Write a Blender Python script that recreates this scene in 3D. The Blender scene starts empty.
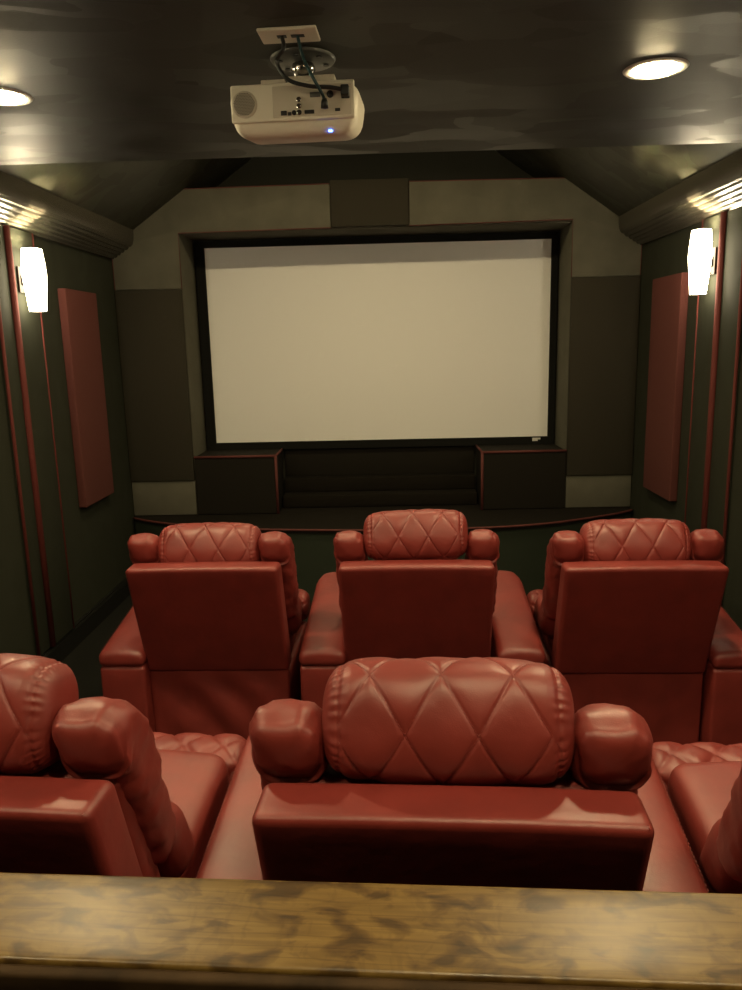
import bpy, bmesh, math, random
from mathutils import Vector, Matrix, noise
random.seed(7)
SC = bpy.context.scene
COL = SC.collection
PI = math.pi

# ------------------------------------------------------------------ helpers
def link(name, me, parent=None, mat=None):
    o = bpy.data.objects.new(name, me)
    COL.objects.link(o)
    if mat is not None and me is not None:
        me.materials.clear(); me.materials.append(mat)
    if parent is not None: o.parent = parent
    return o

def to_mesh(bm, name, smooth=True, recalc=True):
    if recalc: bmesh.ops.recalc_face_normals(bm, faces=bm.faces[:])
    me = bpy.data.meshes.new(name)
    bm.to_mesh(me); bm.free()
    if smooth:
        for p in me.polygons: p.use_smooth = True
    return me

def sharp(me, deg=40):
    try: me.set_sharp_from_angle(angle=math.radians(deg))
    except Exception: pass
    return me

def obj(name, bm, mat, parent=None, smooth=True, ang=None):
    me = to_mesh(bm, name, smooth)
    if ang: sharp(me, ang)
    return link(name, me, parent, mat)

def thing(name, label, cat, loc=(0, 0, 0), rz=0.0, group=None):
    o = bpy.data.objects.new(name, None); COL.objects.link(o)
    o.location = loc; o.rotation_euler = (0, 0, rz); o.empty_display_size = .05
    o['label'] = label; o['category'] = cat
    if group: o['group'] = group
    return o

def tag(o, label, cat, group=None):
    o['label'] = label; o['category'] = cat
    if group: o['group'] = group
    return o

def struct(name, bm, mat, ang=30):
    o = obj(name, bm, mat, None, True, ang); o['kind'] = 'structure'
    return o

def add_box(bm, x0, x1, y0, y1, z0, z1, bevel=0.0, seg=2):
    b2 = bmesh.new()
    bmesh.ops.create_cube(b2, size=1)
    for v in b2.verts:
        v.co = Vector((x0 + (v.co.x + .5) * (x1 - x0), y0 + (v.co.y + .5) * (y1 - y0), z0 + (v.co.z + .5) * (z1 - z0)))
    if bevel > 0:
        bmesh.ops.bevel(b2, geom=b2.edges[:] , offset=bevel, segments=seg, profile=.5, affect='EDGES')
    merge(bm, b2)
    return bm

def merge(bm, b2):
    me = bpy.data.meshes.new('tmp'); b2.to_mesh(me); b2.free()
    bm.from_mesh(me); bpy.data.meshes.remove(me)

def box(*a, **k): return add_box(bmesh.new(), *a, **k)

def add_prism(bm, pts, axis, a0, a1, bevel=0.0):
    """polygon pts (2D) extruded along axis from a0 to a1. axis 'y': pts=(x,z); 'x': pts=(y,z); 'z': pts=(x,y)"""
    b2 = bmesh.new()
    def P(p, a):
        if axis == 'y': return (p[0], a, p[1])
        if axis == 'x': return (a, p[0], p[1])
        return (p[0], p[1], a)
    A = [b2.verts.new(P(p, a0)) for p in pts]; B = [b2.verts.new(P(p, a1)) for p in pts]
    n = len(pts)
    b2.faces.new(A); b2.faces.new(B[::-1])
    for i in range(n): b2.faces.new((A[i], B[i], B[(i + 1) % n], A[(i + 1) % n]))
    bmesh.ops.recalc_face_normals(b2, faces=b2.faces[:])
    if bevel > 0:
        bmesh.ops.bevel(b2, geom=b2.edges[:], offset=bevel, segments=2, profile=.5, affect='EDGES')
    merge(bm, b2); return bm

def add_tube(bm, pts, r, n=8, closed=False, rfn=None):
    pts = [Vector(p) for p in pts]
    rings = []
    m = len(pts); prevn = None
    for i, p in enumerate(pts):
        if closed: t = (pts[(i + 1) % m] - pts[i - 1])
        else: t = pts[min(i + 1, m - 1)] - pts[max(i - 1, 0)]
        if t.length < 1e-9: t = Vector((0, 0, 1))
        t.normalize()
        if prevn is None:
            a = Vector((0, 0, 1)) if abs(t.z) < .9 else Vector((1, 0, 0))
            nn = (a - t * a.dot(t)).normalized()
        else:
            nn = (prevn - t * prevn.dot(t))
            nn = nn.normalized() if nn.length > 1e-6 else prevn
        prevn = nn
        bb = t.cross(nn)
        rr = r if rfn is None else rfn(i / (m - 1)) * r
        rings.append([bm.verts.new(p + (nn * math.cos(2 * PI * k / n) + bb * math.sin(2 * PI * k / n)) * rr) for k in range(n)])
    for i in range(m if closed else m - 1):
        A, B = rings[i], rings[(i + 1) % m]
        for k in range(n): bm.faces.new((A[k], A[(k + 1) % n], B[(k + 1) % n], B[k]))
    if not closed:
        bm.faces.new(rings[0][::-1]); bm.faces.new(rings[-1])
    return bm

def tube(pts, r, **k): return add_tube(bmesh.new(), pts, r, **k)

def add_lathe(bm, prof, cen, n=40, axis='z'):
    """prof: list of (r, h) along axis"""
    rings = []
    c = Vector(cen)
    for r, h in prof:
        ring = []
        for k in range(n):
            a = 2 * PI * k / n
            if axis == 'z': q = Vector((r * math.cos(a), r * math.sin(a), h))
            elif axis == 'y': q = Vector((r * math.cos(a), h, r * math.sin(a)))
            else: q = Vector((h, r * math.cos(a), r * math.sin(a)))
            ring.append(bm.verts.new(c + q))
        rings.append(ring)
    for A, B in zip(rings, rings[1:]):
        for k in range(n): bm.faces.new((A[k], A[(k + 1) % n], B[(k + 1) % n], B[k]))
    for ring, (r, h) in ((rings[0], prof[0]), (rings[-1], prof[-1])):
        if r > 1e-6: bm.faces.new(ring)
    bmesh.ops.remove_doubles(bm, verts=bm.verts[:], dist=1e-6)
    return bm

def lathe(prof, cen, **k): return add_lathe(bmesh.new(), prof, cen, **k)

def rbox(h, r, seg=(10, 10, 10), deform=None):
    """rounded box of half sizes h with corner radius r, dense grid, optional deform(Vector)->Vector"""
    bm = bmesh.new()
    hx = Vector(h)
    verts = {}
    def steps(hh, n):
        rr = min(r, hh)
        e = 4
        a = [-hh + rr * (1 - math.cos(PI / 2 * i / e)) for i in range(e)]
        L = 2 * (hh - rr)
        mid = [-hh + rr + L * i / n for i in range(n + 1)]
        return a + mid + [-q for q in reversed(a)]
    S = [steps(h[i], seg[i]) for i in range(3)]
    def P(p):
        key = (round(p[0], 5), round(p[1], 5), round(p[2], 5))
        if key in verts: return verts[key]
        q = Vector(p)
        inner = Vector([max(-(h[i] - min(r, h[i])), min(h[i] - min(r, h[i]), q[i])) for i in range(3)])
        d = q - inner
        if d.length > 1e-9:
            m = max(abs(d[i]) / max(min(r, h[i]), 1e-6) for i in range(3))
            dn = Vector([d[i] / min(r, h[i]) for i in range(3)])
            dn.normalize()
            d = Vector([dn[i] * min(r, h[i]) * m for i in range(3)])
        q = inner + d
        if deform: q = deform(q)
        v = bm.verts.new(q); verts[key] = v
        return v
    for ax in range(3):
        u, w = (ax + 1) % 3, (ax + 2) % 3
        for sgn in (-1, 1):
            for i in range(len(S[u]) - 1):
                for j in range(len(S[w]) - 1):
                    quad = []
                    for (a, b) in ((i, j), (i + 1, j), (i + 1, j + 1), (i, j + 1)):
                        p = [0, 0, 0]; p[ax] = sgn * h[ax]; p[u] = S[u][a]; p[w] = S[w][b]
                        quad.append(P(p))
                    if len(set(quad)) == 4:
                        try: bm.faces.new(quad if sgn > 0 else quad[::-1])
                        except ValueError: pass
    return bm

def catmull(pts, n=8):
    P = [Vector(p) for p in pts]; P = [2 * P[0] - P[1]] + P + [2 * P[-1] - P[-2]]
    out = []
    for i in range(1, len(P) - 2):
        for k in range(n):
            t = k / n
            a, b, c, d = P[i - 1], P[i], P[i + 1], P[i + 2]
            out.append(.5 * ((2 * b) + (c - a) * t + (2 * a - 5 * b + 4 * c - d) * t * t + (3 * b - a - 3 * c + d) * t ** 3))
    out.append(P[-2]); return out

# ------------------------------------------------------------------ materials
def new_mat(name):
    m = bpy.data.materials.new(name); m.use_nodes = True
    nt = m.node_tree
    return m, nt, nt.nodes['Principled BSDF']

def simple(name, col, rough=.5, spec=.5, metal=0.0, bump=0.0, bscale=200.0, var=0.0, vscale=20.0, coat=0.0, sheen=0.0):
    m, nt, b = new_mat(name)
    b.inputs['Base Color'].default_value = (*col, 1)
    b.inputs['Roughness'].default_value = rough
    b.inputs['Specular IOR Level'].default_value = spec
    b.inputs['Metallic'].default_value = metal
    b.inputs['Coat Weight'].default_value = coat
    b.inputs['Sheen Weight'].default_value = sheen
    tc = nt.nodes.new('ShaderNodeTexCoord')
    if bump > 0:
        n = nt.nodes.new('ShaderNodeTexNoise'); n.inputs['Scale'].default_value = bscale; n.inputs['Detail'].default_value = 4
        nt.links.new(tc.outputs['Object'], n.inputs['Vector'])
        bp = nt.nodes.new('ShaderNodeBump'); bp.inputs['Strength'].default_value = bump; bp.inputs['Distance'].default_value = .002
        nt.links.new(n.outputs['Fac'], bp.inputs['Height']); nt.links.new(bp.outputs['Normal'], b.inputs['Normal'])
    if var > 0:
        n2 = nt.nodes.new('ShaderNodeTexNoise'); n2.inputs['Scale'].default_value = vscale; n2.inputs['Detail'].default_value = 5
        nt.links.new(tc.outputs['Object'], n2.inputs['Vector'])
        cr = nt.nodes.new('ShaderNodeValToRGB')
        cr.color_ramp.elements[0].position = .3; cr.color_ramp.elements[1].position = .7
        cr.color_ramp.elements[0].color = (*[c * (1 - var) for c in col], 1)
        cr.color_ramp.elements[1].color = (*[min(1, c * (1 + var)) for c in col], 1)
        nt.links.new(n2.outputs['Fac'], cr.inputs['Fac']); nt.links.new(cr.outputs['Color'], b.inputs['Base Color'])
    return m

def emit(name, col, s):
    m, nt, b = new_mat(name)
    b.inputs['Base Color'].default_value = (.8, .8, .78, 1)
    b.inputs['Emission Color'].default_value = (*col, 1)
    b.inputs['Emission Strength'].default_value = s
    b.inputs['Roughness'].default_value = .4
    return m

def leather_mat(name, col):
    m, nt, b = new_mat(name)
    tc = nt.nodes.new('ShaderNodeTexCoord')
    n1 = nt.nodes.new('ShaderNodeTexNoise'); n1.inputs['Scale'].default_value = 9; n1.inputs['Detail'].default_value = 3
    nt.links.new(tc.outputs['Object'], n1.inputs['Vector'])
    cr = nt.nodes.new('ShaderNodeValToRGB')
    cr.color_ramp.elements[0].position = .3; cr.color_ramp.elements[1].position = .72
    cr.color_ramp.elements[0].color = (*[c * .85 for c in col], 1); cr.color_ramp.elements[1].color = (*[c * 1.12 for c in col], 1)
    nt.links.new(n1.outputs['Fac'], cr.inputs['Fac']); nt.links.new(cr.outputs['Color'], b.inputs['Base Color'])
    mr = nt.nodes.new('ShaderNodeMapRange'); mr.inputs[3].default_value = .42; mr.inputs[4].default_value = .54
    nt.links.new(n1.outputs['Fac'], mr.inputs[0]); nt.links.new(mr.outputs[0], b.inputs['Roughness'])
    b.inputs['Specular IOR Level'].default_value = .75
    v = nt.nodes.new('ShaderNodeTexVoronoi'); v.inputs['Scale'].default_value = 420
    nt.links.new(tc.outputs['Object'], v.inputs['Vector'])
    n2 = nt.nodes.new('ShaderNodeTexNoise'); n2.inputs['Scale'].default_value = 22; n2.inputs['Detail'].default_value = 2
    nt.links.new(tc.outputs['Object'], n2.inputs['Vector'])
    b1 = nt.nodes.new('ShaderNodeBump'); b1.inputs['Strength'].default_value = .12; b1.inputs['Distance'].default_value = .001
    b2 = nt.nodes.new('ShaderNodeBump'); b2.inputs['Strength'].default_value = .22; b2.inputs['Distance'].default_value = .006
    nt.links.new(v.outputs['Distance'], b1.inputs['Height']); nt.links.new(n2.outputs['Fac'], b2.inputs['Height'])
    nt.links.new(b2.outputs['Normal'], b1.inputs['Normal']); nt.links.new(b1.outputs['Normal'], b.inputs['Normal'])
    return m

def paint_mat(name, col, r0, r1, swirl=True, spec=.5):
    """satin paint with roller and brush marks in its sheen"""
    m, nt, b = new_mat(name)
    tc = nt.nodes.new('ShaderNodeTexCoord')
    mp = nt.nodes.new('ShaderNodeMapping'); mp.inputs['Scale'].default_value = (1.0, 2.2, 1.6)
    nt.links.new(tc.outputs['Object'], mp.inputs['Vector'])
    n = nt.nodes.new('ShaderNodeTexNoise'); n.inputs['Scale'].default_value = 2.2; n.inputs['Detail'].default_value = 1.5; n.inputs['Distortion'].default_value = .6
    nt.links.new(mp.outputs[0], n.inputs['Vector'])
    mr = nt.nodes.new('ShaderNodeMapRange'); mr.inputs[1].default_value = .35; mr.inputs[2].default_value = .65
    mr.inputs[3].default_value = r0; mr.inputs[4].default_value = r1
    if swirl:
        vo = nt.nodes.new('ShaderNodeTexVoronoi'); vo.inputs['Scale'].default_value = 3.4
        mp2 = nt.nodes.new('ShaderNodeMapping'); mp2.inputs['Rotation'].default_value = (0, 0, .6); mp2.inputs['Scale'].default_value = (1.0, 2.0, 1.5)
        nt.links.new(tc.outputs['Object'], mp2.inputs['Vector'])
        ad = nt.nodes.new('ShaderNodeVectorMath'); ad.operation = 'MULTIPLY_ADD'; ad.inputs[1].default_value = (.5, .5, .5)
        nt.links.new(n.outputs['Color'], ad.inputs[0]); nt.links.new(mp2.outputs[0], ad.inputs[2]); nt.links.new(ad.outputs[0], vo.inputs['Vector'])
        sp = nt.nodes.new('ShaderNodeSeparateColor'); nt.links.new(vo.outputs['Color'], sp.inputs[0])
        mr.inputs[1].default_value = 0; mr.inputs[2].default_value = 1
        nt.links.new(sp.outputs[0], mr.inputs[0])
    else:
        nt.links.new(n.outputs['Fac'], mr.inputs[0])
    nt.links.new(mr.outputs[0], b.inputs['Roughness'])
    b.inputs['Base Color'].default_value = (*col, 1); b.inputs['Specular IOR Level'].default_value = spec
    n2 = nt.nodes.new('ShaderNodeTexNoise'); n2.inputs['Scale'].default_value = 160; n2.inputs['Detail'].default_value = 3
    nt.links.new(tc.outputs['Object'], n2.inputs['Vector'])
    bp = nt.nodes.new('ShaderNodeBump'); bp.inputs['Strength'].default_value = .12; bp.inputs['Distance'].default_value = .002
    nt.links.new(n2.outputs['Fac'], bp.inputs['Height']); nt.links.new(bp.outputs['Normal'], b.inputs['Normal'])
    return m

def wood_mat(name):
    m, nt, b = new_mat(name)
    L = nt.links.new
    tc = nt.nodes.new('ShaderNodeTexCoord')
    def mapped(sc):
        mp = nt.nodes.new('ShaderNodeMapping'); mp.inputs['Scale'].default_value = sc
        L(tc.outputs['Object'], mp.inputs['Vector']); return mp.outputs[0]
    def noi(vec, s, d, dist=0):
        n = nt.nodes.new('ShaderNodeTexNoise'); n.inputs['Scale'].default_value = s; n.inputs['Detail'].default_value = d; n.inputs['Distortion'].default_value = dist
        L(vec, n.inputs['Vector']); return n.outputs['Fac']
    def ramp(f, stops):
        cr = nt.nodes.new('ShaderNodeValToRGB')
        e = cr.color_ramp.elements
        while len(e) < len(stops): e.new(.5)
        for q, (p, c) in zip(e, stops): q.position = p; q.color = (*c, 1)
        L(f, cr.inputs['Fac']); return cr.outputs['Color']
    def mul(a, c, f=1.0):
        mx = nt.nodes.new('ShaderNodeMix'); mx.data_type = 'RGBA'; mx.blend_type = 'MULTIPLY'; mx.inputs[0].default_value = f
        L(a, mx.inputs[6]); L(c, mx.inputs[7]); return mx.outputs[2]
    grain = ramp(noi(mapped((2.5, 26, 26)), 3, 4, .6), [(.25, (.098, .055, .012)), (.55, (.150, .090, .022)), (.8, (.198, .127, .036))])
    blot = ramp(noi(mapped((8, 15, 15)), 1.9, 3, .6), [(.36, (.30, .25, .21)), (.43, (.60, .54, .47)), (.52, (1, 1, 1))])
    curl = ramp(noi(mapped((17, 9, 9)), 2.4, 2, 1.4), [(.33, (.62, .56, .5)), (.45, (1, 1, 1))])
    wv = nt.nodes.new('ShaderNodeTexWave'); wv.wave_type = 'BANDS'; wv.bands_direction = 'Y'
    wv.inputs['Scale'].default_value = 3.0; wv.inputs['Distortion'].default_value = 7; wv.inputs['Detail'].default_value = 2; wv.inputs['Detail Scale'].default_value = .7
    L(mapped((1.0, 4.5, 4.5)), wv.inputs['Vector'])
    lines = ramp(wv.outputs['Fac'], [(0.0, (.5, .4, .3)), (.02, (.75, .7, .62)), (.06, (1, 1, 1))])
    c = mul(mul(mul(grain, blot, .95), curl, .35), lines, .45)
    L(c, b.inputs['Base Color'])
    b.inputs['Roughness'].default_value = .42
    b.inputs['Coat Weight'].default_value = .12; b.inputs['Coat Roughness'].default_value = .30
    bp = nt.nodes.new('ShaderNodeBump'); bp.inputs['Strength'].default_value = .12; bp.inputs['Distance'].default_value = .003
    L(noi(mapped((3, 20, 20)), 4, 3), bp.inputs['Height']); L(bp.outputs['Normal'], b.inputs['Normal'])
    return m

LEATHER = leather_mat('red_leather', (.205, .024, .019))
THREAD = simple('tan_thread', (.40, .15, .09), .6)
GAP = simple('black_lining', (.008, .006, .006), .8)
CEIL = paint_mat('ceiling_paint', (.023, .0225, .013), .43, .60)
SLOPE = paint_mat('vault_paint', (.028, .028, .018), .40, .60)
WALL = paint_mat('wall_paint', (.026, .028, .019), .74, .86, False, .15)
FRONTW = simple('front_wall_paint', (.026, .026, .019), .7, .3)
CROWN = simple('black_gloss_trim', (.048, .044, .034), .27, .6, bump=.1, bscale=90)
BASE = simple('black_baseboard_paint', (.012, .012, .011), .25, .5)
CARPET = simple('black_carpet', (.012, .012, .010), .95, .1, bump=1.0, bscale=500, var=.5, vscale=300)
STAGEC = simple('stage_carpet', (.011, .009, .0065), .95, .1, bump=1.0, bscale=400, var=.4, vscale=250)
STAGEF = simple('dark_green_cloth', (.024, .031, .020), .85, .2, bump=.6, bscale=600)
GREYF = simple('grey_fabric', (.105, .100, .076), .9, .15, bump=.8, bscale=700, var=.12, vscale=5)
DARKF = simple('black_fabric', (.034, .030, .021), .9, .15, bump=.8, bscale=700)
REDF = simple('red_fabric', (.105, .033, .028), .85, .2, bump=.8, bscale=700)
PIPE = simple('red_piping', (.105, .022, .019), .75, .2)
PIPE2 = simple('dull_red_piping', (.10, .026, .022), .7, .3)
SCREENM = simple('white_screen_vinyl', (.80, .80, .79), .85, .2, bump=.05, bscale=900)
VELVET = simple('black_velvet', (.010, .010, .009), .9, .1)
PROJ = simple('white_plastic', (.78, .74, .62), .42, .4)
PROJ2 = simple('cream_plastic', (.60, .55, .45), .5, .4)
PORT = simple('black_port', (.01, .01, .01), .4)
CHROME = simple('chrome', (.55, .54, .52), .18, metal=1.0)
GREYMETAL = simple('grey_painted_metal', (.13, .13, .12), .35, .5, metal=.6)
CABLE = simple('black_cable', (.012, .014, .014), .4)
CABLE2 = simple('teal_cable', (.012, .045, .050), .4)
LED = emit('blue_led', (.04, .14, 1.0), 4)
WHITE = simple('white_trim', (.55, .54, .50), .4)
BRONZE = simple('dark_bronze', (.03, .026, .022), .35, .5, metal=.7)
WARM = (1.0, .80, .44)
CANL = emit('can_lens', WARM, 75)
CANB = emit('added_bar_can_lens', WARM, 34)  # lens glow of the lamps added out of view over the bar
CANV = emit('added_vault_can_lens', WARM, 54)  # lens glow of the unseen lamps added in the vault
GLASS = emit('frosted_glass_glow', (1.0, .84, .56), 3.4)
GLASSB = emit('added_sconce_glass', (1.0, .82, .52), 6)  # shade glow of the sconces added out of view beside the bar
WOOD = wood_mat('mottled_wood')
WOODEDGE = simple('dark_brown_wood', (.040, .023, .010), .75, .15, var=.45, vscale=14)  # darker brown than the bar top
BOXF = simple('black_box_fabric', (.013, .011, .008), .9, .15, bump=.8, bscale=700)
BARW = simple('bar_wall_paint', (.012, .011, .010), .6)

# ------------------------------------------------------------------ setting
XL, XR, YB, YF, YS = -1.985, 1.833, -1.9, 6.15, 5.70       # walls, back, real front wall, screen wall face
ZC, YE, ZW, SL = 2.595, 3.43, 2.53, .69                    # low ceiling, its far edge, side wall height, roof slope
ZR = 3.32                                                  # top of the vault
struct('floor', box(XL - .1, XR + .1, 2.36, YF + .1, -.10, 0), CARPET)
RIS = .155
struct('floor_riser', box(XL, XR, YB, 2.36, -.10, RIS, bevel=.006), CARPET)
struct('wall_left', box(XL - .12, XL, YB, YF, -.1, ZW), WALL)
struct('wall_right', box(XR, XR + .12, YB, YF, -.1, ZW), WALL)
struct('wall_back', box(XL - .1, XR + .1, YB - .12, YB, -.1, ZC + .1), WALL)
dx = (ZR - ZW) / SL
struct('wall_front', add_prism(bmesh.new(), [(XL - .1, -.1), (XR + .1, -.1), (XR + .1, ZW), (XR, ZW), (XR - dx, ZR), (XL + dx, ZR), (XL, ZW), (XL - .1, ZW)], 'y', YF, YF + .12), FRONTW)
struct('ceiling', box(XL - .1, XR + .1, YB - .1, YE, ZC, ZC + .12), CEIL)
bm = bmesh.new()
t = .1
add_prism(bm, [(XL - .12, ZW - .12 * SL), (XL, ZW), (XL + dx, ZR), (XL + dx, ZR + t), (XL - .12, ZW + t)], 'y', YE - .02, YF + .1)
struct('ceiling_slope_left', bm, SLOPE)
bm = add_prism(bmesh.new(), [(XR + .12, ZW - .12 * SL), (XR, ZW), (XR - dx, ZR), (XR - dx, ZR + t), (XR + .12, ZW + t)], 'y', YE - .02, YF + .1)
struct('ceiling_slope_right', bm, SLOPE)
struct('ceiling_ridge', box(XL + dx, XR - dx, YE - .02, YF + .1, ZR, ZR + t), SLOPE)
struct('wall_gable', add_prism(bmesh.new(), [(XL, ZC + .12), (XR, ZC + .12), (XR - dx, ZR), (XL + dx, ZR)], 'y', YE - .1, YE), SLOPE)

# crown mouldings: stepped, ribbed underside and a tall fascia
def crown_pts():
    P = [(0, 2.452), (.016, 2.452), (.022, 2.462), (.034, 2.460), (.044, 2.468), (.048, 2.478), (.060, 2.476), (.070, 2.484),
         (.074, 2.494), (.088, 2.494), (.098, 2.502), (.102, 2.512), (.116, 2.512), (.128, 2.520), (.134, 2.532), (.150, 2.536),
         (.164, 2.552), (.172, 2.580), (.176, 2.62), (.176, 2.655), (.16, 2.668), (0, 2.69)]
    return P
struct('trim_crown_left', add_prism(bmesh.new(), [(XL + d, z) for d, z in crown_pts()], 'y', YB, YS - .002), CROWN, 22)
struct('trim_crown_right', add_prism(bmesh.new(), [(XR - d, z) for d, z in crown_pts()], 'y', YB, YS - .002), CROWN, 22)
bp = [(0, 0), (.018, 0), (.018, .11), (.012, .122), (.012, .13), (.005, .14), (0, .14)]
struct('baseboard_left', add_prism(bmesh.new(), [(XL + d, z) for d, z in bp], 'y', 2.37, 5.43), BASE, 22)
struct('baseboard_right', add_prism(bmesh.new(), [(XR - d, z) for d, z in bp], 'y', 2.37, 5.43), BASE, 22)

# screen wall: two side columns and a header in front of the real wall, leaving the screen recess
OL, OR, OT = -1.488, 1.336, 2.622
ZS = .54
YW = YS + .025
bm = bmesh.new()
add_box(bm, XL, OL, YW, YF, ZS, 2.45)
add_box(bm, OR, XR, YW, YF, ZS, 2.45)
add_prism(bm, [(XL, 2.45), (OL, 2.45), (OL, OT), (OR, OT), (OR, 2.45), (XR, 2.45), (XR, ZW), (1.286, 2.905), (-1.43, 2.905), (XL, ZW)], 'y', YW, YF)
struct('wall_screen', bm, GREYF)

# ------------------------------------------------------------------ fabric panels on the screen wall
def fabric_panel(name, label, cat, pts, mat, y0, y1, pipe_paths=(), group=None, pr=.007, closed=False):
    cx = sum(p[0] for p in pts) / len(pts); cz = min(p[1] for p in pts)
    r = thing(name, label, cat, (cx, y1, cz), 0, group)
    obj('panel', add_prism(bmesh.new(), [(x - cx, z - cz) for x, z in pts], 'y', y0 - y1, 0, bevel=.004), mat, r, True, 30)
    for path in pipe_paths:
        obj('piping', tube([(x - cx, y0 - y1 + .001, z - cz) for x, z in path], pr, n=8), PIPE2, r)
    return r
gl = [(-1.98, 2.237), (OL, 2.232), (OL, 2.620), (-.386, 2.628), (-.386, 2.925), (-1.43, 2.918), (-1.98, 2.537)]
fabric_panel('fabric_panel', 'grey angled fabric panel with red piping, upper left of the screen', 'wall panel', gl, GREYF, YS, YW,
             [[gl[0], gl[6], gl[5], gl[4]], [gl[1], gl[2], gl[3]]], 'grey panels framing the screen', .0036)
gr = [(1.828, 2.246), (OR, 2.242), (OR, 2.640), (.176, 2.628), (.176, 2.925), (1.286, 2.918), (1.828, 2.545)]
fabric_panel('fabric_panel', 'grey angled fabric panel with red piping, upper right of the screen', 'wall panel', gr, GREYF, YS, YW,
             [[gr[0], gr[6], gr[5], gr[4], gr[3], gr[2], gr[1]]], 'grey panels framing the screen', .0036)
cb = [(-.382, 2.632), (.172, 2.632), (.172, 2.945), (-.382, 2.945)]
fabric_panel('speaker_cover', 'black fabric block centred above the screen between two grey panels', 'speaker cover', cb, DARKF, YS - .012, YW)
fabric_panel('speaker_cover', 'tall black fabric panel to the left of the screen', 'speaker cover',
             [(-1.98, .815), (OL - .004, .815), (OL - .004, 2.228), (-1.98, 2.228)], DARKF, YS - .015, YW, (), 'tall black panels flanking the screen')
fabric_panel('speaker_cover', 'tall black fabric panel to the right of the screen', 'speaker cover',
             [(OR + .002, .795), (1.828, .795), (1.828, 2.238), (OR + .002, 2.238)], DARKF, YS - .015, YW, (), 'tall black panels flanking the screen')
fabric_panel('fabric_panel', 'small grey panel below the tall black panel left of the screen', 'wall panel',
             [(-1.98, .545), (OL - .004, .545), (OL - .004, .808), (-1.98, .808)], GREYF, YS, YW, (), 'small grey panels above the stage')
fabric_panel('fabric_panel', 'small grey panel below the tall black panel right of the screen', 'wall panel',
             [(OR + .002, .545), (1.828, .545), (1.828, .788), (OR + .002, .788)], GREYF, YS, YW, (), 'small grey panels above the stage')

# ------------------------------------------------------------------ projection screen
sx0, sx1, sz0, sz1 = -1.400, 1.274, 1.046, 2.561
fx0, fx1, fz0, fz1 = -1.470, 1.322, .985, 2.608
scr = thing('projection_screen', 'large white projection screen in a black velvet frame', 'screen', (-.063, YF, fz0))
def sl(bmz):
    bmesh.ops.translate(bmz, verts=bmz.verts[:], vec=(.063, -YF, -fz0)); return bmz
obj('screen_surface', sl(box(sx0 - .01, sx1 + .01, YF - .035, YF - .025, sz0 - .01, sz1 + .01)), SCREENM, scr, False)
b = bmesh.new()
yf0, yf1 = YF - .06, YF - .001
add_prism(b, [(fx0, fz0), (sx0, sz0), (sx0, sz1), (fx0, fz1)], 'y', yf0, yf1)
add_prism(b, [(fx1, fz0), (fx1, fz1), (sx1, sz1), (sx1, sz0)], 'y', yf0, yf1)
add_prism(b, [(fx0, fz0), (fx1, fz0), (sx1, sz0), (sx0, sz0)], 'y', yf0, yf1)
add_prism(b, [(fx0, fz1), (sx0, sz1), (sx1, sz1), (fx1, fz1)], 'y', yf0, yf1)
obj('frame', sl(b), VELVET, scr, False)
b = bmesh.new()
lx, lz = 1.150, 1.012
add_prism(b, [(lx, lz), (lx + .042, lz), (lx + .042, lz + .012), (lx + .064, lz + .012), (lx + .064, lz + .026), (lx, lz + .026)], 'y', yf0 - .004, yf0 + .002)
lo = obj('logo_badge', sl(b), WHITE, scr, False); lo['label'] = 'tiny pale badge on the lower right of the frame'

# ------------------------------------------------------------------ boxes and ledge under the screen
def sub_box(x0, x1, z1, inner, label):
    r = thing('subwoofer_box', label, 'box', ((x0 + x1) / 2, YS + .2, ZS + .003), 0, 'black boxes below the screen')
    w = (x1 - x0) / 2
    y0 = -.205; y1 = YF - YS - .2 - .064; h = z1 - ZS - .003
    obj('cabinet', rbox((w, (y1 - y0) / 2, h / 2), .006, (2, 2, 2), lambda q: q + Vector((0, (y0 + y1) / 2, h / 2))), BOXF, r, True, 30)
    e = .008
    if inner > 0: pts = [(-w, y0, h), (w, y0, h), (w, y1 - .004, h)]; v = [(w, y0, 0), (w, y0, h)]
    else: pts = [(w, y0, h), (-w, y0, h), (-w, y1 - .004, h)]; v = [(-w, y0, 0), (-w, y0, h)]
    b = tube(pts[:2], .010); add_tube(b, pts[1:], .009)
    add_tube(b, v, .011)
    obj('piping', b, PIPE2, r)
    return r
sub_box(OL + .004, -.862, .990, 1, 'black fabric box with red piped edges under the left end of the screen')
sub_box(.702, OR - .004, .985, -1, 'black fabric box with red piped edges under the right end of the screen')
r = thing('carpeted_ledge', 'low black stepped ledge between the two boxes under the screen', 'ledge', (-.08, YF - .1, ZS + .002))
obj('lower_step', box(-.77, .77, -.17, .095, 0, .10, bevel=.012), STAGEC, r, True, 30)
obj('upper_step', box(-.77, .77, -.03, .095, .10, .215, bevel=.012), STAGEC, r, True, 30)
obj('back_board', box(-.77, .77, .075, .096, .215, .435, bevel=.004), BOXF, r, True, 30)

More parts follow.
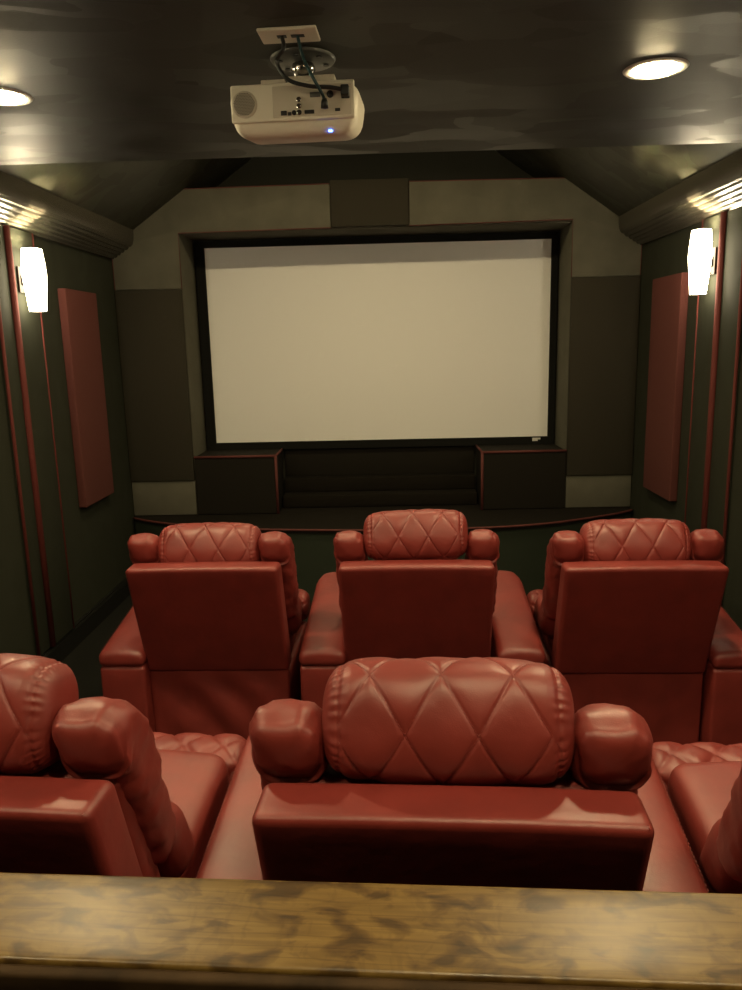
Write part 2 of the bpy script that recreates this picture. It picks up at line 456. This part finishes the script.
# ------------------------------------------------------------------ stage
arc = [(XL + .014, 5.66), (-1.778, 5.52), (-1.36, 5.32), (-.95, 5.22), (-.35, 5.15), (.15, 5.125), (.75, 5.16), (1.10, 5.24), (1.342, 5.34), (1.65, 5.50), (XR - .014, 5.62)]
arcs = [(p.x, p.y) for p in catmull([(x, y, 0) for x, y in arc], 6)]
st = thing('stage_platform', 'low curved stage under the screen with a red piped front edge', 'stage', (-.07, 5.6, 0))
def sh(l, ox=-.07, oy=5.6): return [(x - ox, y - oy) for x, y in l]
b = add_prism(bmesh.new(), sh(arcs + [(XR - .014, YF - .002), (XL + .014, YF - .002)]), 'z', ZS - .03, ZS)
obj('stage_top', b, STAGEC, st, True, 30)
inn = [(x, y + .012) for x, y in arcs]
b = add_prism(bmesh.new(), sh(inn + [(XR - .014, 5.8), (XL + .014, 5.8)]), 'z', 0.0, ZS - .03)
obj('front_skirt', b, STAGEF, st, True, 30)
obj('piping', tube([(x + .07, y - 5.6 - .002, ZS - .004) for x, y in arcs], .008), PIPE2, st)

# ------------------------------------------------------------------ side wall panels, pilasters, sconces
def acoustic(x_wall, sgn, y0, y1, z0, z1, label):
    yc = (y0 + y1) / 2
    r = thing('acoustic_panel', label, 'acoustic panel', (x_wall, yc, z0), 0, 'red acoustic panels')
    T = .05
    obj('panel', rbox((T / 2, (y1 - y0) / 2, (z1 - z0) / 2), .006, (2, 4, 4), lambda q: q + Vector((sgn * (T / 2 + .001), 0, (z1 - z0) / 2))), REDF, r, True, 30)
acoustic(XL, 1, 4.70, 5.20, .825, 2.180, 'tall red fabric acoustic panel on the left wall beyond the sconce')
acoustic(XR, -1, 4.79, 5.30, .775, 2.185, 'tall red fabric acoustic panel on the right wall beyond the sconce')

def pilaster(xw, sgn, ya, yb, yc, label):
    y0 = (yb + yc) / 2
    r = thing('pilaster', label, 'pilaster', (xw, y0, 0), 0, 'dark pilasters with red piping')
    X = lambda d: sgn * d
    def bx(d0, d1, a, b_, z0, z1, bev): 
        xa, xb = sorted((X(d0), X(d1))); return box(xa, xb, a - y0, b_ - y0, z0, z1, bevel=bev)
    obj('board', bx(.0005, .030, yb, yc, .141, 2.452, .004), WALL, r, True, 30)
    obj('side_board', bx(.0005, .018, ya, yb - .012, .141, 2.452, .004), WALL, r, True, 30)
    p = obj('edge_molding', tube([(X(.024), yb - y0, .142), (X(.024), yb - y0, 2.452)], .019, n=14), PIPE, r)
    p = obj('piping', tube([(X(.030), yc - y0, .142), (X(.030), yc - y0, 2.452)], .0065, n=8), PIPE, r)
    p = obj('piping', tube([(X(.018), ya - y0, .142), (X(.018), ya - y0, 2.452)], .0095, n=8), PIPE, r)
    return r
pilaster(XL, 1, 3.93, 4.09, 4.375, 'dark pilaster with red edge lines behind the left wall sconce')
pilaster(XL, 1, .735, .90, 1.205, 'dark pilaster on the left wall beside the wooden bar')
pilaster(XR, -1, .615, .90, 1.205, 'dark pilaster on the right wall beside the wooden bar')
pilaster(XR, -1, 4.05, 4.30, 4.565, 'dark pilaster with red edge lines behind the right wall sconce')

def sconce(xw, sgn, y, z0, z1, label, glass=None):
    r = thing('wall_sconce', label, 'wall light', (xw + sgn * .031, y, z0), 0, 'glowing wall sconces')
    h = z1 - z0
    d0 = .075                                             # centre of the shade away from the board
    prof = [(0.0, .042), (.10, .045), (.45, .056), (.60, .060), (.80, .056), (1.0, .049)]
    bm = bmesh.new(); n = 32
    def ring(s, k):
        out = []
        for i in range(n):
            a = 2 * PI * i / n
            c, s_ = math.cos(a), math.sin(a)
            e = .62
            out.append(bm.verts.new((sgn * d0 + s * math.copysign(abs(c) ** e, c) * .92, s * math.copysign(abs(s_) ** e, s_), k)))
        return out
    outer = [ring(w, f * h) for f, w in prof]
    inner = [ring(w - .004, max(.006, f * h)) for f, w in prof]
    for R in (outer, inner):
        for A, B in zip(R, R[1:]):
            for i in range(n): bm.faces.new((A[i], A[(i + 1) % n], B[(i + 1) % n], B[i]))
    for i in range(n): bm.faces.new((outer[-1][i], outer[-1][(i + 1) % n], inner[-1][(i + 1) % n], inner[-1][i]))
    bm.faces.new(outer[0]); bm.faces.new(inner[0])
    s = obj('glass_shade', bm, glass or GLASS, r, True, 50)
    xa, xb = sorted((0, sgn * .012))
    obj('back_plate', box(xa, xb, -.045, .045, h * .30, h * .72, bevel=.003), BRONZE, r, True, 30)
    xa, xb = sorted((sgn * .010, sgn * .022))
    obj('bracket', box(xa, xb, -.02, .02, h * .42, h * .58, bevel=.002), BRONZE, r, True, 30)
    L = bpy.data.lights.new('sconce_bulb', 'POINT'); L.energy = 14.0; L.color = (1.0, .80, .48); L.shadow_soft_size = .012
    lo = bpy.data.objects.new('sconce_bulb', L); COL.objects.link(lo); lo.parent = r; lo.location = (sgn * d0, 0, h * .50)
    return r
sconce(XL, 1, 4.18, 2.022, 2.345, 'glowing white frosted sconce on the left wall')
sconce(XL, 1, 1.05, 2.03, 2.37, 'added unseen glowing sconce on the left wall beside the wooden bar', GLASSB)  # added out of view for more light on the projector's rear
sconce(XR, -1, 1.05, 2.03, 2.37, 'added unseen glowing sconce on the right wall beside the wooden bar', GLASSB)  # its added twin on the other wall, also out of view
sconce(XR, -1, 4.385, 2.035, 2.374, 'glowing white frosted sconce on the right wall')

# ------------------------------------------------------------------ ceiling lights
def can(x, y, label, lens=None, z=ZC):
    r = thing('recessed_light', label, 'ceiling light', (x, y, z), 0, 'round recessed ceiling lights')
    obj('trim_ring', lathe([(.069, .001), (.069, -.003), (.078, -.005), (.089, -.004), (.094, 0.0), (.091, .002)], (0, 0, 0), n=48), WHITE, r, True, 30)
    obj('lens', lathe([(.0, -.0115), (.03, -.0105), (.052, -.0085), (.064, -.006), (.068, -.003)], (0, 0, 0), n=48), lens or CANL, r)
can(.12, .55, 'added unseen ceiling light over the middle of the wooden bar', CANB)  # extra lamp out of view, added to brighten the near headrest
can(.818, 2.495, 'lit recessed ceiling light to the right of the projector')
can(-1.192, 2.55, 'lit recessed ceiling light at the left edge, left of the projector')
can(.83, .55, 'added unseen ceiling light over the right end of the wooden bar', CANB)  # added out of view to light the bar and near seats
can(-1.165, .55, 'added unseen ceiling light over the left end of the wooden bar', CANB)  # matching added lamp at the left, out of view
can(.45, 4.35, 'added unseen ceiling light high in the vault, right of centre', CANV, ZR)  # hidden lamp added to brighten the screen and front wall
can(-.62, 4.35, 'added unseen ceiling light high in the vault, left of centre', CANV, ZR)  # second hidden lamp added for the screen end of the room

# ------------------------------------------------------------------ projector and its cables
PX, PY, PZ = -.241, 2.195, 2.362
PR = math.radians(-4)
pj = thing('projector', 'white ceiling-hung projector with its ports and grille facing back', 'projector', (PX, PY, PZ), PR)
W2, D2, H2 = .180, .105, .069
def body_def(q):
    q = q.copy()
    f = (q.z + H2) / (2 * H2)                 # 0 at the bottom
    # the underside is a tray curving in towards the bottom, more at the far end
    s = 1 - .10 * (1 - f) ** 2
    q.x *= s
    q.y *= (1 - .06 * (1 - f) ** 2)
    q.z += .030 * (q.y + D2) / (2 * D2) * (1 - f)
    return q + Vector((0, D2, H2))
obj('body', rbox((W2, D2, H2), .042, (6, 6, 2), body_def), PROJ, pj)
pb = obj('rear_panel', rbox((W2 * .93, .006, H2 * .69), .006, (2, 1, 2), lambda q: q + Vector((.001, -.002, H2 * 1.24))), PROJ, pj, True, 30)
obj('port_recess', box(-.052, .160, -.0095, -.004, .046, .124, bevel=.002), PROJ2, pj, True, 30)
g = lathe([(0, -.004), (.030, -.004), (.034, -.001), (.034, .002)], (-.128, -.009, .083), n=40, axis='y')
go = obj('speaker_grille', g, PROJ2, pj, True, 30)
b = bmesh.new()
for i in range(-7, 8):
    for j in range(-7, 8):
        px, pz = i * .0042 + (j % 2) * .0021, j * .0037
        if px * px + pz * pz < .028 ** 2: add_lathe(b, [(.0014, -.0006), (.0014, .0006)], (-.128 + px, -.0134, .083 + pz), n=6, axis='y')
obj('grille_holes', b, PORT, go)
for k, z in enumerate((.056, .072, .088)):
    j = obj('audio_jack', lathe([(.0065, .002), (.0065, -.004), (.0045, -.005), (.0045, -.007), (.0, -.007)], (.020, -.010, z), n=20, axis='y'), CHROME, pj, True, 40)
def port(name, x0, x1, z0, z1, m=PORT): obj(name, box(x0, x1, -.0135, -.008, z0, z1, bevel=.001), m, pj, True, 30)
port('usb_port', -.030, -.014, .051, .062)
port('usb_port', -.011, -.002, .050, .058)
port('video_port', .034, .060, .052, .061)
port('video_port', .050, .078, .092, .104, GREYMETAL)
port('control_port', .116, .130, .055, .062)
obj('audio_jack', lathe([(.006, .002), (.006, -.004), (.0, -.003)], (.006, -.010, .056), n=18, axis='y'), PORT, pj)
obj('round_port', lathe([(.009, .002), (.009, -.004), (.0, -.003)], (.104, -.010, .097), n=22, axis='y'), PORT, pj)
port('power_socket', .134, .156, .085, .114)
obj('top_tab', box(-.085, -.02, .006, .05, H2 * 2 - .004, H2 * 2 + .008, bevel=.002), PROJ2, pj, True, 30)
obj('top_tab', box(-.012, .115, .004, .06, H2 * 2 - .004, H2 * 2 + .013, bevel=.002), PROJ2, pj, True, 30)
ld = obj('indicator_light', rbox((.005, .003, .002), .0015, (1, 1, 1), lambda q: q + Vector((.098, .017, .0135))), LED, pj); ld['label'] = 'small glowing blue light under the rear edge'
# mount
mt = thing('projector_mount', 'round chrome ceiling mount plate holding the projector', 'mount', (-.220, 2.322, ZC))
b = lathe([(.0, -.010), (.075, -.010), (.088, -.007), (.092, -.001), (.092, 0)], (0, 0, 0), n=48)
mp = obj('mount_plate', b, GREYMETAL, mt, True, 35)
for a in range(6):
    obj('screw', lathe([(.008, -.0125), (.008, -.009)], (.066 * math.cos(a * PI / 3 + .3), .066 * math.sin(a * PI / 3 + .3), 0), n=14), PORT, mp, True, 30)
obj('ball_joint', lathe([(.016, -.010), (.030, -.016), (.034, -.030), (.024, -.044), (.018, -.052)], (0, -.005, 0), n=32), CHROME, mt)
obj('stem', lathe([(.018, -.045), (.018, -.088)], (0, -.005, 0), n=24), GREYMETAL, mt, True, 30)
obj('bracket_arm', box(-.07, .07, -.035, .025, -.0935, -.084, bevel=.003), GREYMETAL, mt, True, 30)
# outlet plate
wp = thing('cable_plate', 'white rectangular cable plate on the ceiling behind the projector', 'wall plate', (-.236, 2.137, ZC), math.radians(-3))
obj('plate', rbox((.076, .044, .0045), .004, (2, 2, 1), lambda q: q + Vector((0, 0, -.0045))), PROJ, wp)
obj('slot', box(-.030, -.006, -.012, .004, -.0105, -.006), PORT, wp, False)
obj('slot', box(.006, .040, -.012, .004, -.0105, -.006), PORT, wp, False)
def pw(x, y, z):
    v = Matrix.Rotation(PR, 3, 'Z') @ Vector((x, y, z)); return (v.x + PX, v.y + PY, v.z + PZ)
b = tube(catmull([(-.254, 2.132, ZC - .008), (-.250, 2.125, ZC - .040), pw(-.028, -.05, .170), pw(-.002, -.048, .128), pw(.05, -.045, .110), pw(.11, -.042, .104), pw(.140, -.030, .101)], 8), .0052, n=10)
c1 = tag(obj('power_cable', b, CABLE, None), 'black power cable curving from ceiling plate to projector socket', 'cable')
obj('plug', rbox((.011, .012, .013), .004, (1, 1, 1), lambda q: q + Vector(pw(.145, -.024, .100))), CABLE, c1)
b = tube(catmull([(-.214, 2.132, ZC - .008), (-.206, 2.122, ZC - .045), (-.192, 2.118, ZC - .085), pw(.074, -.072, .112), pw(.088, -.055, .088), pw(.092, -.038, .078)], 8), .0042, n=10)
c2 = tag(obj('video_cable', b, CABLE2, None), 'thin dark teal video cable hanging in front of the projector', 'cable')
obj('plug', lathe([(.006, 0), (.009, -.008), (.010, -.024), (.0, -.026)], pw(.092, -.0365, .080), n=18), CABLE, c2)

# ------------------------------------------------------------------ wooden bar
BY = math.radians(-2.9)
br = thing('bar_counter', 'mottled honey-brown wooden bar top along the bottom edge', 'bar', (-.03, .872, RIS), BY)
ZB = 1.06 - RIS
obj('countertop', rbox((1.80, .080, .022), .007, (30, 4, 1), lambda q: q + Vector((0, 0, ZB - .022))), WOOD, br)
b = rbox((1.80, .010, .019), .006, (30, 1, 1), lambda q: q + Vector((0, -.086, ZB - .026)))
obj('edge_molding', b, WOODEDGE, br)
obj('support_wall', box(-1.80, 1.80, -.055, .065, 0.001, ZB - .0445), BARW, br, False)

# ------------------------------------------------------------------ recliners
def with_thread(me, b2):
    """sewn seam lines stay in their part's mesh, in the thread material"""
    for f in b2.faces: f.material_index = 1
    bm = bmesh.new(); bm.from_mesh(me)
    m2 = bpy.data.meshes.new('tmp'); b2.to_mesh(m2); b2.free(); bm.from_mesh(m2); bpy.data.meshes.remove(m2)
    bm.to_mesh(me); bm.free()
    me.materials.clear(); me.materials.append(LEATHER); me.materials.append(THREAD)
    return me

def sup(a, n):
    c, s = math.cos(a), math.sin(a)
    return math.copysign(abs(c) ** (2 / n), c), math.copysign(abs(s) ** (2 / n), s)

def groove(x, t, px, pt):
    """distance in metres to the nearest diamond quilting line"""
    d = 9
    for sg in (-1, 1):
        q = x / px + sg * t / pt
        f = abs(q - round(q))
        d = min(d, f / math.sqrt(1 / px ** 2 + 1 / pt ** 2))
    return d

HL, HA, HB = .224, .090, .108          # headrest half length, half depth, half height
def headrest_mesh():
    bm = bmesh.new(); NX, NA = 240, 200
    px, pt = .125, .2
    ring = []
    # arc length table
    pts = [sup(2 * PI * k / NA, 2.5) for k in range(NA)]
    pts = [(HA * c, HB * s) for c, s in pts]
    arcl = [0]
    for k in range(NA): 
        a, b = pts[k], pts[(k + 1) % NA]; arcl.append(arcl[-1] + math.hypot(a[0] - b[0], a[1] - b[1]))
    tot = arcl[-1]
    # make an even number of quilting periods fit
    pt2 = tot / max(1, round(tot / pt))
    for i in range(NX + 1):
        q = -1 + 2 * i / NX
        q = math.copysign(1 - (1 - abs(q)) ** 1.35, q)
        x = HL * q
        e = max(0.0, 1 - abs(q) ** 9) ** (1 / 3.2)
        fat = 1 - .05 * q * q
        row = []
        for k in range(NA):
            y, z = pts[k]
            nrm = Vector((0, y / HA ** 2, z / HB ** 2)).normalized()
            d = groove(x + .01, arcl[k] - .01, px, pt2)
            disp = -.0030 * math.exp(-(d / .0026) ** 2) + .0016 * (1 - math.exp(-(d / .012) ** 2)) + .0008 * min(1, d / .035)
            # end seam with gathered pleats
            s = HL - abs(x)
            seam = math.exp(-((s - .034) / .0045) ** 2)
            fade = min(1, max(0, (s - .034) / .02))
            disp = disp * fade - .0035 * seam
            pleat = math.exp(-((s - .030) / .013) ** 2) * math.sin(k * 2 * PI / NA * 34 + 2 * noise.noise((k * .3, x * 9, 1))) * .0013
            disp += pleat + .003 * noise.noise((x * 14, y * 14, z * 14))
            P = Vector((x, y * e * fat, z * e * fat)) + nrm * disp * e
            row.append(bm.verts.new(P))
        ring.append(row)
    for A, B in zip(ring, ring[1:]):
        for k in range(NA): bm.faces.new((A[k], A[(k + 1) % NA], B[(k + 1) % NA], B[k]))
    bmesh.ops.remove_doubles(bm, verts=bm.verts[:], dist=1e-5)
    me = to_mesh(bm, 'headrest')
    # stitches
    b2 = bmesh.new()
    def surf(x, t):
        t = t % tot
        for k in range(NA):
            if arcl[k + 1] >= t: break
        f = (t - arcl[k]) / max(1e-6, arcl[k + 1] - arcl[k])
        a, c = pts[k], pts[(k + 1) % NA]
        y, z = a[0] + (c[0] - a[0]) * f, a[1] + (c[1] - a[1]) * f
        q = x / HL; e = max(0.0, 1 - abs(q) ** 9) ** (1 / 3.2) * (1 - .05 * q * q)
        n = Vector((0, y / HA ** 2, z / HB ** 2)).normalized()
        dsp = .003 * noise.noise((x * 14, y * 14, z * 14))
        return Vector((x, y * e, z * e)) + n * (dsp - .0020), n
    st = .0075
    for sg in (-1, 1):
        for m in range(-12, 13):
            # x/px + sg*t/pt2 = m  (offsets as in the mesh)
            tt = 0.0
            while tt < tot:
                t = tt
                x = (m - sg * (t - .01) / pt2) * px - .01
                if abs(x) < HL - .036:
                    p, n = surf(x, t); t1 = t + .0045
                    x1 = (m - sg * (t1 - .01) / pt2) * px - .01
                    p1, n1 = surf(x1, t1)
                    add_tube(b2, [p, p1], .00085, n=4)
                tt += st
    return with_thread(me, b2)

def knob_mesh():
    """side bolster: comes up the front of the backrest and folds over its top to the back"""
    path = catmull([(-.010, .940), (.028, .949), (.073, .934), (.112, .880), (.145, .80), (.185, .70), (.235, .58)], 10)
    path = [(p.x, p.y) for p in [Vector((a.x, a.y, 0)) for a in [Vector((q[0], q[1], 0)) for q in path]]]
    bm = bmesh.new(); NA = 40; rows = []
    m = len(path)
    L = [0]
    for a, b in zip(path, path[1:]): L.append(L[-1] + math.hypot(a[0] - b[0], a[1] - b[1]))
    for i, (y, z) in enumerate(path):
        a, b = path[max(0, i - 1)], path[min(m - 1, i + 1)]
        ty, tz = b[0] - a[0], b[1] - a[1]; l = math.hypot(ty, tz); ty, tz = ty / l, tz / l
        ny, nz = -tz, ty                                  # outward (up / front)
        u = L[i] / L[-1]
        s = min(L[i], L[-1] - L[i])
        e = math.sqrt(max(0.0, 1 - (1 - min(1, s / .055)) ** 2.6))
        hx = .070; hn = .074 - .012 * u
        row = []
        for k in range(NA):
            c, q = sup(2 * PI * k / NA, 2.9)
            wr = 1 + .10 * noise.noise((c * 1.6 + 3, q * 1.6, u * 9)) + .06 * noise.noise((c * 3.5, q * 3.5 + 2, u * 22))
            seam = -.05 * math.exp(-((s - .030) / .004) ** 2) * (1 if u < .3 else 0)
            f = e * (wr + seam)
            row.append(bm.verts.new((c * hx * f, y + ny * q * hn * f, z + nz * q * hn * f)))
        rows.append(row)
    for A, B in zip(rows, rows[1:]):
        for k in range(NA): bm.faces.new((A[k], A[(k + 1) % NA], B[(k + 1) % NA], B[k]))
    bmesh.ops.remove_doubles(bm, verts=bm.verts[:], dist=1e-5)
    return to_mesh(bm, 'bolster')

PH, PT = .322, .058                    # back panel half width, half thickness
LEAN = math.tan(math.radians(18.5))
def panel_mesh():
    zt, zb = .910, .375
    def f(q):
        z = q.z + (zt + zb) / 2
        y = q.y - .060 + (zt - z) * LEAN
        w = 1.0
        # slightly crowned top
        zz = z + .004 * (1 - (q.x / PH) ** 2) * max(0, (z - .8) / .1)
        return Vector((q.x * w, y + .002 * noise.noise((q.x * 5, z * 5, 0)), zz))
    return to_mesh(rbox((PH, PT, (zt - zb) / 2), .020, (14, 4, 14), f), 'back_panel')

def panel_stitch():
    b = bmesh.new()
    for sx in (-1, 1):
        z = .895
        for k in range(10):
            y = -.112 + k * .0105
            add_tube(b, [(sx * (PH - .012), y, .9065), (sx * (PH - .012), y + .006, .9065)], .0008, n=4)
    return b

def center_mesh():
    def f(q):
        z = q.z + .658
        bul = .02 * math.cos(min(1, abs(q.x) / .30) * PI / 2)
        return Vector((q.x, q.y + .062 + (.905 - z) * LEAN + (bul if q.y > 0 else 0), z))
    return to_mesh(rbox((.300, .055, .225), .045, (12, 4, 12), f), 'back_cushion')

def lumbar_mesh():
    def f(q):
        return Vector((q.x * (1 + .1 * math.cos(q.z * 12)), q.y + .30 + (-q.z) * .5, q.z + .56))
    return to_mesh(rbox((.070, .085, .115), .06, (4, 4, 6), f), 'lower_bolster')

def gusset_mesh():
    def f(q):
        n = noise.noise((q.x * 30, q.z * 26, 3)) + .6 * noise.noise((q.x * 70, q.z * 60, 8))
        return q + Vector((0, .07 - .012 * n, .945 + .004 * n))
    return to_mesh(rbox((.185, .055, .055), .03, (50, 6, 12), f), 'gusset')

def seat_mesh():
    """plain seat pad"""
    def f(q):
        z = q.z + .40
        bul = .018 * (1 - (q.x / .30) ** 2) * (1 if q.z > 0 else 0)
        return Vector((q.x, q.y + .50, z + bul + .03 * (q.y / .30)))
    return to_mesh(rbox((.295, .30, .075), .05, (16, 16, 3), f), 'seat_cushion')

def quilt_mesh():
    """quilted roll along the front edge of the seat"""
    bm = bmesh.new(); NX, NA = 110, 72
    A_, B_, X_ = .10, .078, .318
    pts = [sup(2 * PI * k / NA, 2.6) for k in range(NA)]
    rows = []
    for i in range(NX + 1):
        q = -1 + 2 * i / NX; q = math.copysign(1 - (1 - abs(q)) ** 1.3, q)
        e = max(0.0, 1 - abs(q) ** 16) ** (1 / 3)
        row = []
        for k in range(NA):
            c, s = pts[k]; y, z = c * A_, s * B_
            t = math.atan2(s, c) * .105
            d = groove(q * X_, t, .125, .17)
            disp = -.006 * math.exp(-(d / .006) ** 2) + .007 * min(1, d / .03)
            n = Vector((0, c, s)).normalized()
            p = Vector((q * X_, y * e + .885, z * e + .395)) + n * disp * e
            row.append(bm.verts.new(p))
        rows.append(row)
    for a, b in zip(rows, rows[1:]):
        for k in range(NA): bm.faces.new((a[k], a[(k + 1) % NA], b[(k + 1) % NA], b[k]))
    bmesh.ops.remove_doubles(bm, verts=bm.verts[:], dist=1e-5)
    return to_mesh(bm, 'front_roll')

def skirt_mesh(wr):
    """leather flap closing the back of the base, sagging in folds"""
    def f(q):
        x, z = q.x, q.z + .215
        fold = 0
        if wr: 
            u = (x * .75 + z * .66); fold = .010 * math.sin(u * 34 + 1.2 * noise.noise((x * 3, z * 3, 5))) * min(1, max(0, (.40 - z) / .12)) * max(0, 1 - abs(x) / .34)
        return Vector((x, q.y + .088 + fold + .004 * noise.noise((x * 6, z * 6, 2)), z))
    return to_mesh(rbox((.318, .016, .190), .010, (30, 1, 20), f), 'back_skirt')

def base_mesh():
    return to_mesh(rbox((.305, .38, .145), .02, (2, 2, 2), lambda q: q + Vector((0, .49, .17))), 'base_frame')

AR = .104                              # armrest half width
def arm_meshes():
    y0, y1 = .0, .80
    zb0, rise = .425, .115
    def top(y): return zb0 + rise * (y - y0) / (y1 - y0)
    def rnd(q, hw):
        # round the far end in plan
        y = q.y; e = max(0, (y - (y1 - .10)) / .10)
        return q.x * (1 - .28 * e * e)
    def f(q):
        y = q.y + (y0 + y1) / 2
        g = (q.z + .2) / .4
        z = .03 + g * (top(y) - .03)
        return Vector((rnd(Vector((q.x, y, 0)), AR), y, z))
    body = to_mesh(rbox((AR - .003, (y1 - y0) / 2, .2), .016, (4, 16, 8), f), 'arm_body')
    def f2(q):
        y = q.y + (y0 + y1) / 2 + .0
        crown = .014 * (1 - (q.x / AR) ** 2) * (1 if q.z > 0 else 0)
        return Vector((rnd(Vector((q.x, y, 0)), AR), y, q.z + top(y) + .033 + crown))
    pad = to_mesh(rbox((AR, (y1 - y0) / 2 + .006, .033), .027, (8, 18, 2), f2), 'arm_pad')
    b = bmesh.new()
    for sx in (-1, 1):
        y = y0 + .03
        while y < y1 - .12:
            add_tube(b, [(sx * (AR - .006), y, top(y) + .0625), (sx * (AR - .006), y + .007, top(y + .007) + .0625)], .0009, n=4)
            y += .0125
    return body, with_thread(pad, b)

hm = headrest_mesh()
MESH = dict(headrest=hm, bolster=knob_mesh(), panel=with_thread(panel_mesh(), panel_stitch()), center=center_mesh(), lumbar=lumbar_mesh(), gusset=gusset_mesh(),
            seat=seat_mesh(), roll=quilt_mesh(), skirt=skirt_mesh(False), skirtw=skirt_mesh(True), base=base_mesh())
MESH['arm'], MESH['pad'] = arm_meshes()
b = bmesh.new()
add_lathe(b, [(.02, 0), (.02, .03)], (0, 0, 0), n=16)
MESH['feet'] = to_mesh(b, 'foot')
for k, me in MESH.items():
    
    if len(me.materials) < 2:
        me.materials.clear(); me.materials.append(GAP if k == 'feet' else LEATHER)

def recliner(label, x, y, z, rz, arms, head=(0.0, 0.0, 0.0), wrinkled=False, shift=0.0):
    r = thing('recliner', label, 'recliner', (x, y, z), rz, 'red leather theater recliners')
    def part(name, key, parent=r, loc=(0, 0, 0), rot=(0, 0, 0)):
        o = bpy.data.objects.new(name, MESH[key]); COL.objects.link(o); o.parent = parent; o.location = loc; o.rotation_euler = rot; return o
    part('back_panel', 'panel')
    part('back_cushion', 'center')
    for s in (-1, 1):
        part('bolster', 'bolster', r, (s * .285 + shift, .012, 0), (0, 0, s * random.uniform(-.02, .05)))
        part('lower_bolster', 'lumbar', r, (s * .272 + shift, 0, 0))
    dz, tilt, ry = head
    h = part('headrest', 'headrest', r, (shift, .085, .983 + dz), (math.radians(-16) + tilt, ry, 0))
    if dz > .01: part('gusset', 'gusset')
    part('seat_cushion', 'seat'); part('front_roll', 'roll')
    part('back_skirt', 'skirtw' if wrinkled else 'skirt')
    part('base_frame', 'base')
    for sx in (-1, 1):
        for y in (.15, .83): part('foot', 'feet', r, (sx * .26, y, 0))
    for s in arms:
        a = part('armrest', 'arm', r, (s, 0, 0)); part('arm_pad', 'pad', a)
    return r
R = math.radians
recliner('red leather recliner at left of the front row, wrinkled back skirt', -.790, 3.125, 0, R(-1), (-.415,), (-.035, 0, 0), True)
recliner('red leather recliner in the middle of the front row, headrest raised', .105, 3.10, 0, R(-1.5), (-.415, .450), (.012, 0, R(-1.2)))
recliner('red leather recliner at right of the front row, beside the right wall', 1.022, 3.035, 0, R(-1.5), (.43,), (-.030, 0, 0))
recliner('red leather recliner cut off by the left edge, just past the bar', -.818, 1.24, RIS, R(-3.3), (-.43,), shift=-.024)
recliner('red leather recliner nearest the camera, directly behind the bar centre', .090, 1.190, RIS, R(-3.3), (-.445, .445))
recliner('red leather recliner cut off by the right edge, just past the bar', 1.000, 1.135, RIS, R(-3.3), (.43,))

# ------------------------------------------------------------------ camera and world
def camera():
    f, cx, cy = 760.0, 371.0, 495.0
    vp = (387.0, 343.0); roll = -.024
    fy = Vector((vp[0] - cx, vp[1] - cy, f)).normalized()
    p2 = Vector((vp[0] - cx - 1000, vp[1] - cy - 1000 * roll, f))
    up = p2.cross(fy).normalized()
    if up.y > 0: up = -up
    fx = fy.cross(up)
    # rows of A: world axes in camera coordinates (x right, y down, z forward)
    right = Vector((fx.x, fy.x, up.x)); down = Vector((fx.y, fy.y, up.y)); fwd = Vector((fx.z, fy.z, up.z))
    M = Matrix((right, -down, -fwd)).transposed().to_4x4()
    M.translation = (0, 0, 1.81)
    cam = bpy.data.cameras.new('camera'); cam.sensor_fit = 'VERTICAL'; cam.sensor_height = 36; cam.lens = 36 * f / 990
    cam.clip_start = .02
    o = bpy.data.objects.new('camera', cam); COL.objects.link(o); o.matrix_world = M
    SC.camera = o
camera()
w = bpy.data.worlds.new('world'); SC.world = w; w.use_nodes = True
w.node_tree.nodes['Background'].inputs[0].default_value = (.01, .01, .01, 1)
w.node_tree.nodes['Background'].inputs[1].default_value = .0
vs = SC.view_settings
vs.view_transform = 'Standard'; vs.look = 'None'; vs.gamma = 1; vs.use_curve_mapping = False; vs.exposure = 2.9
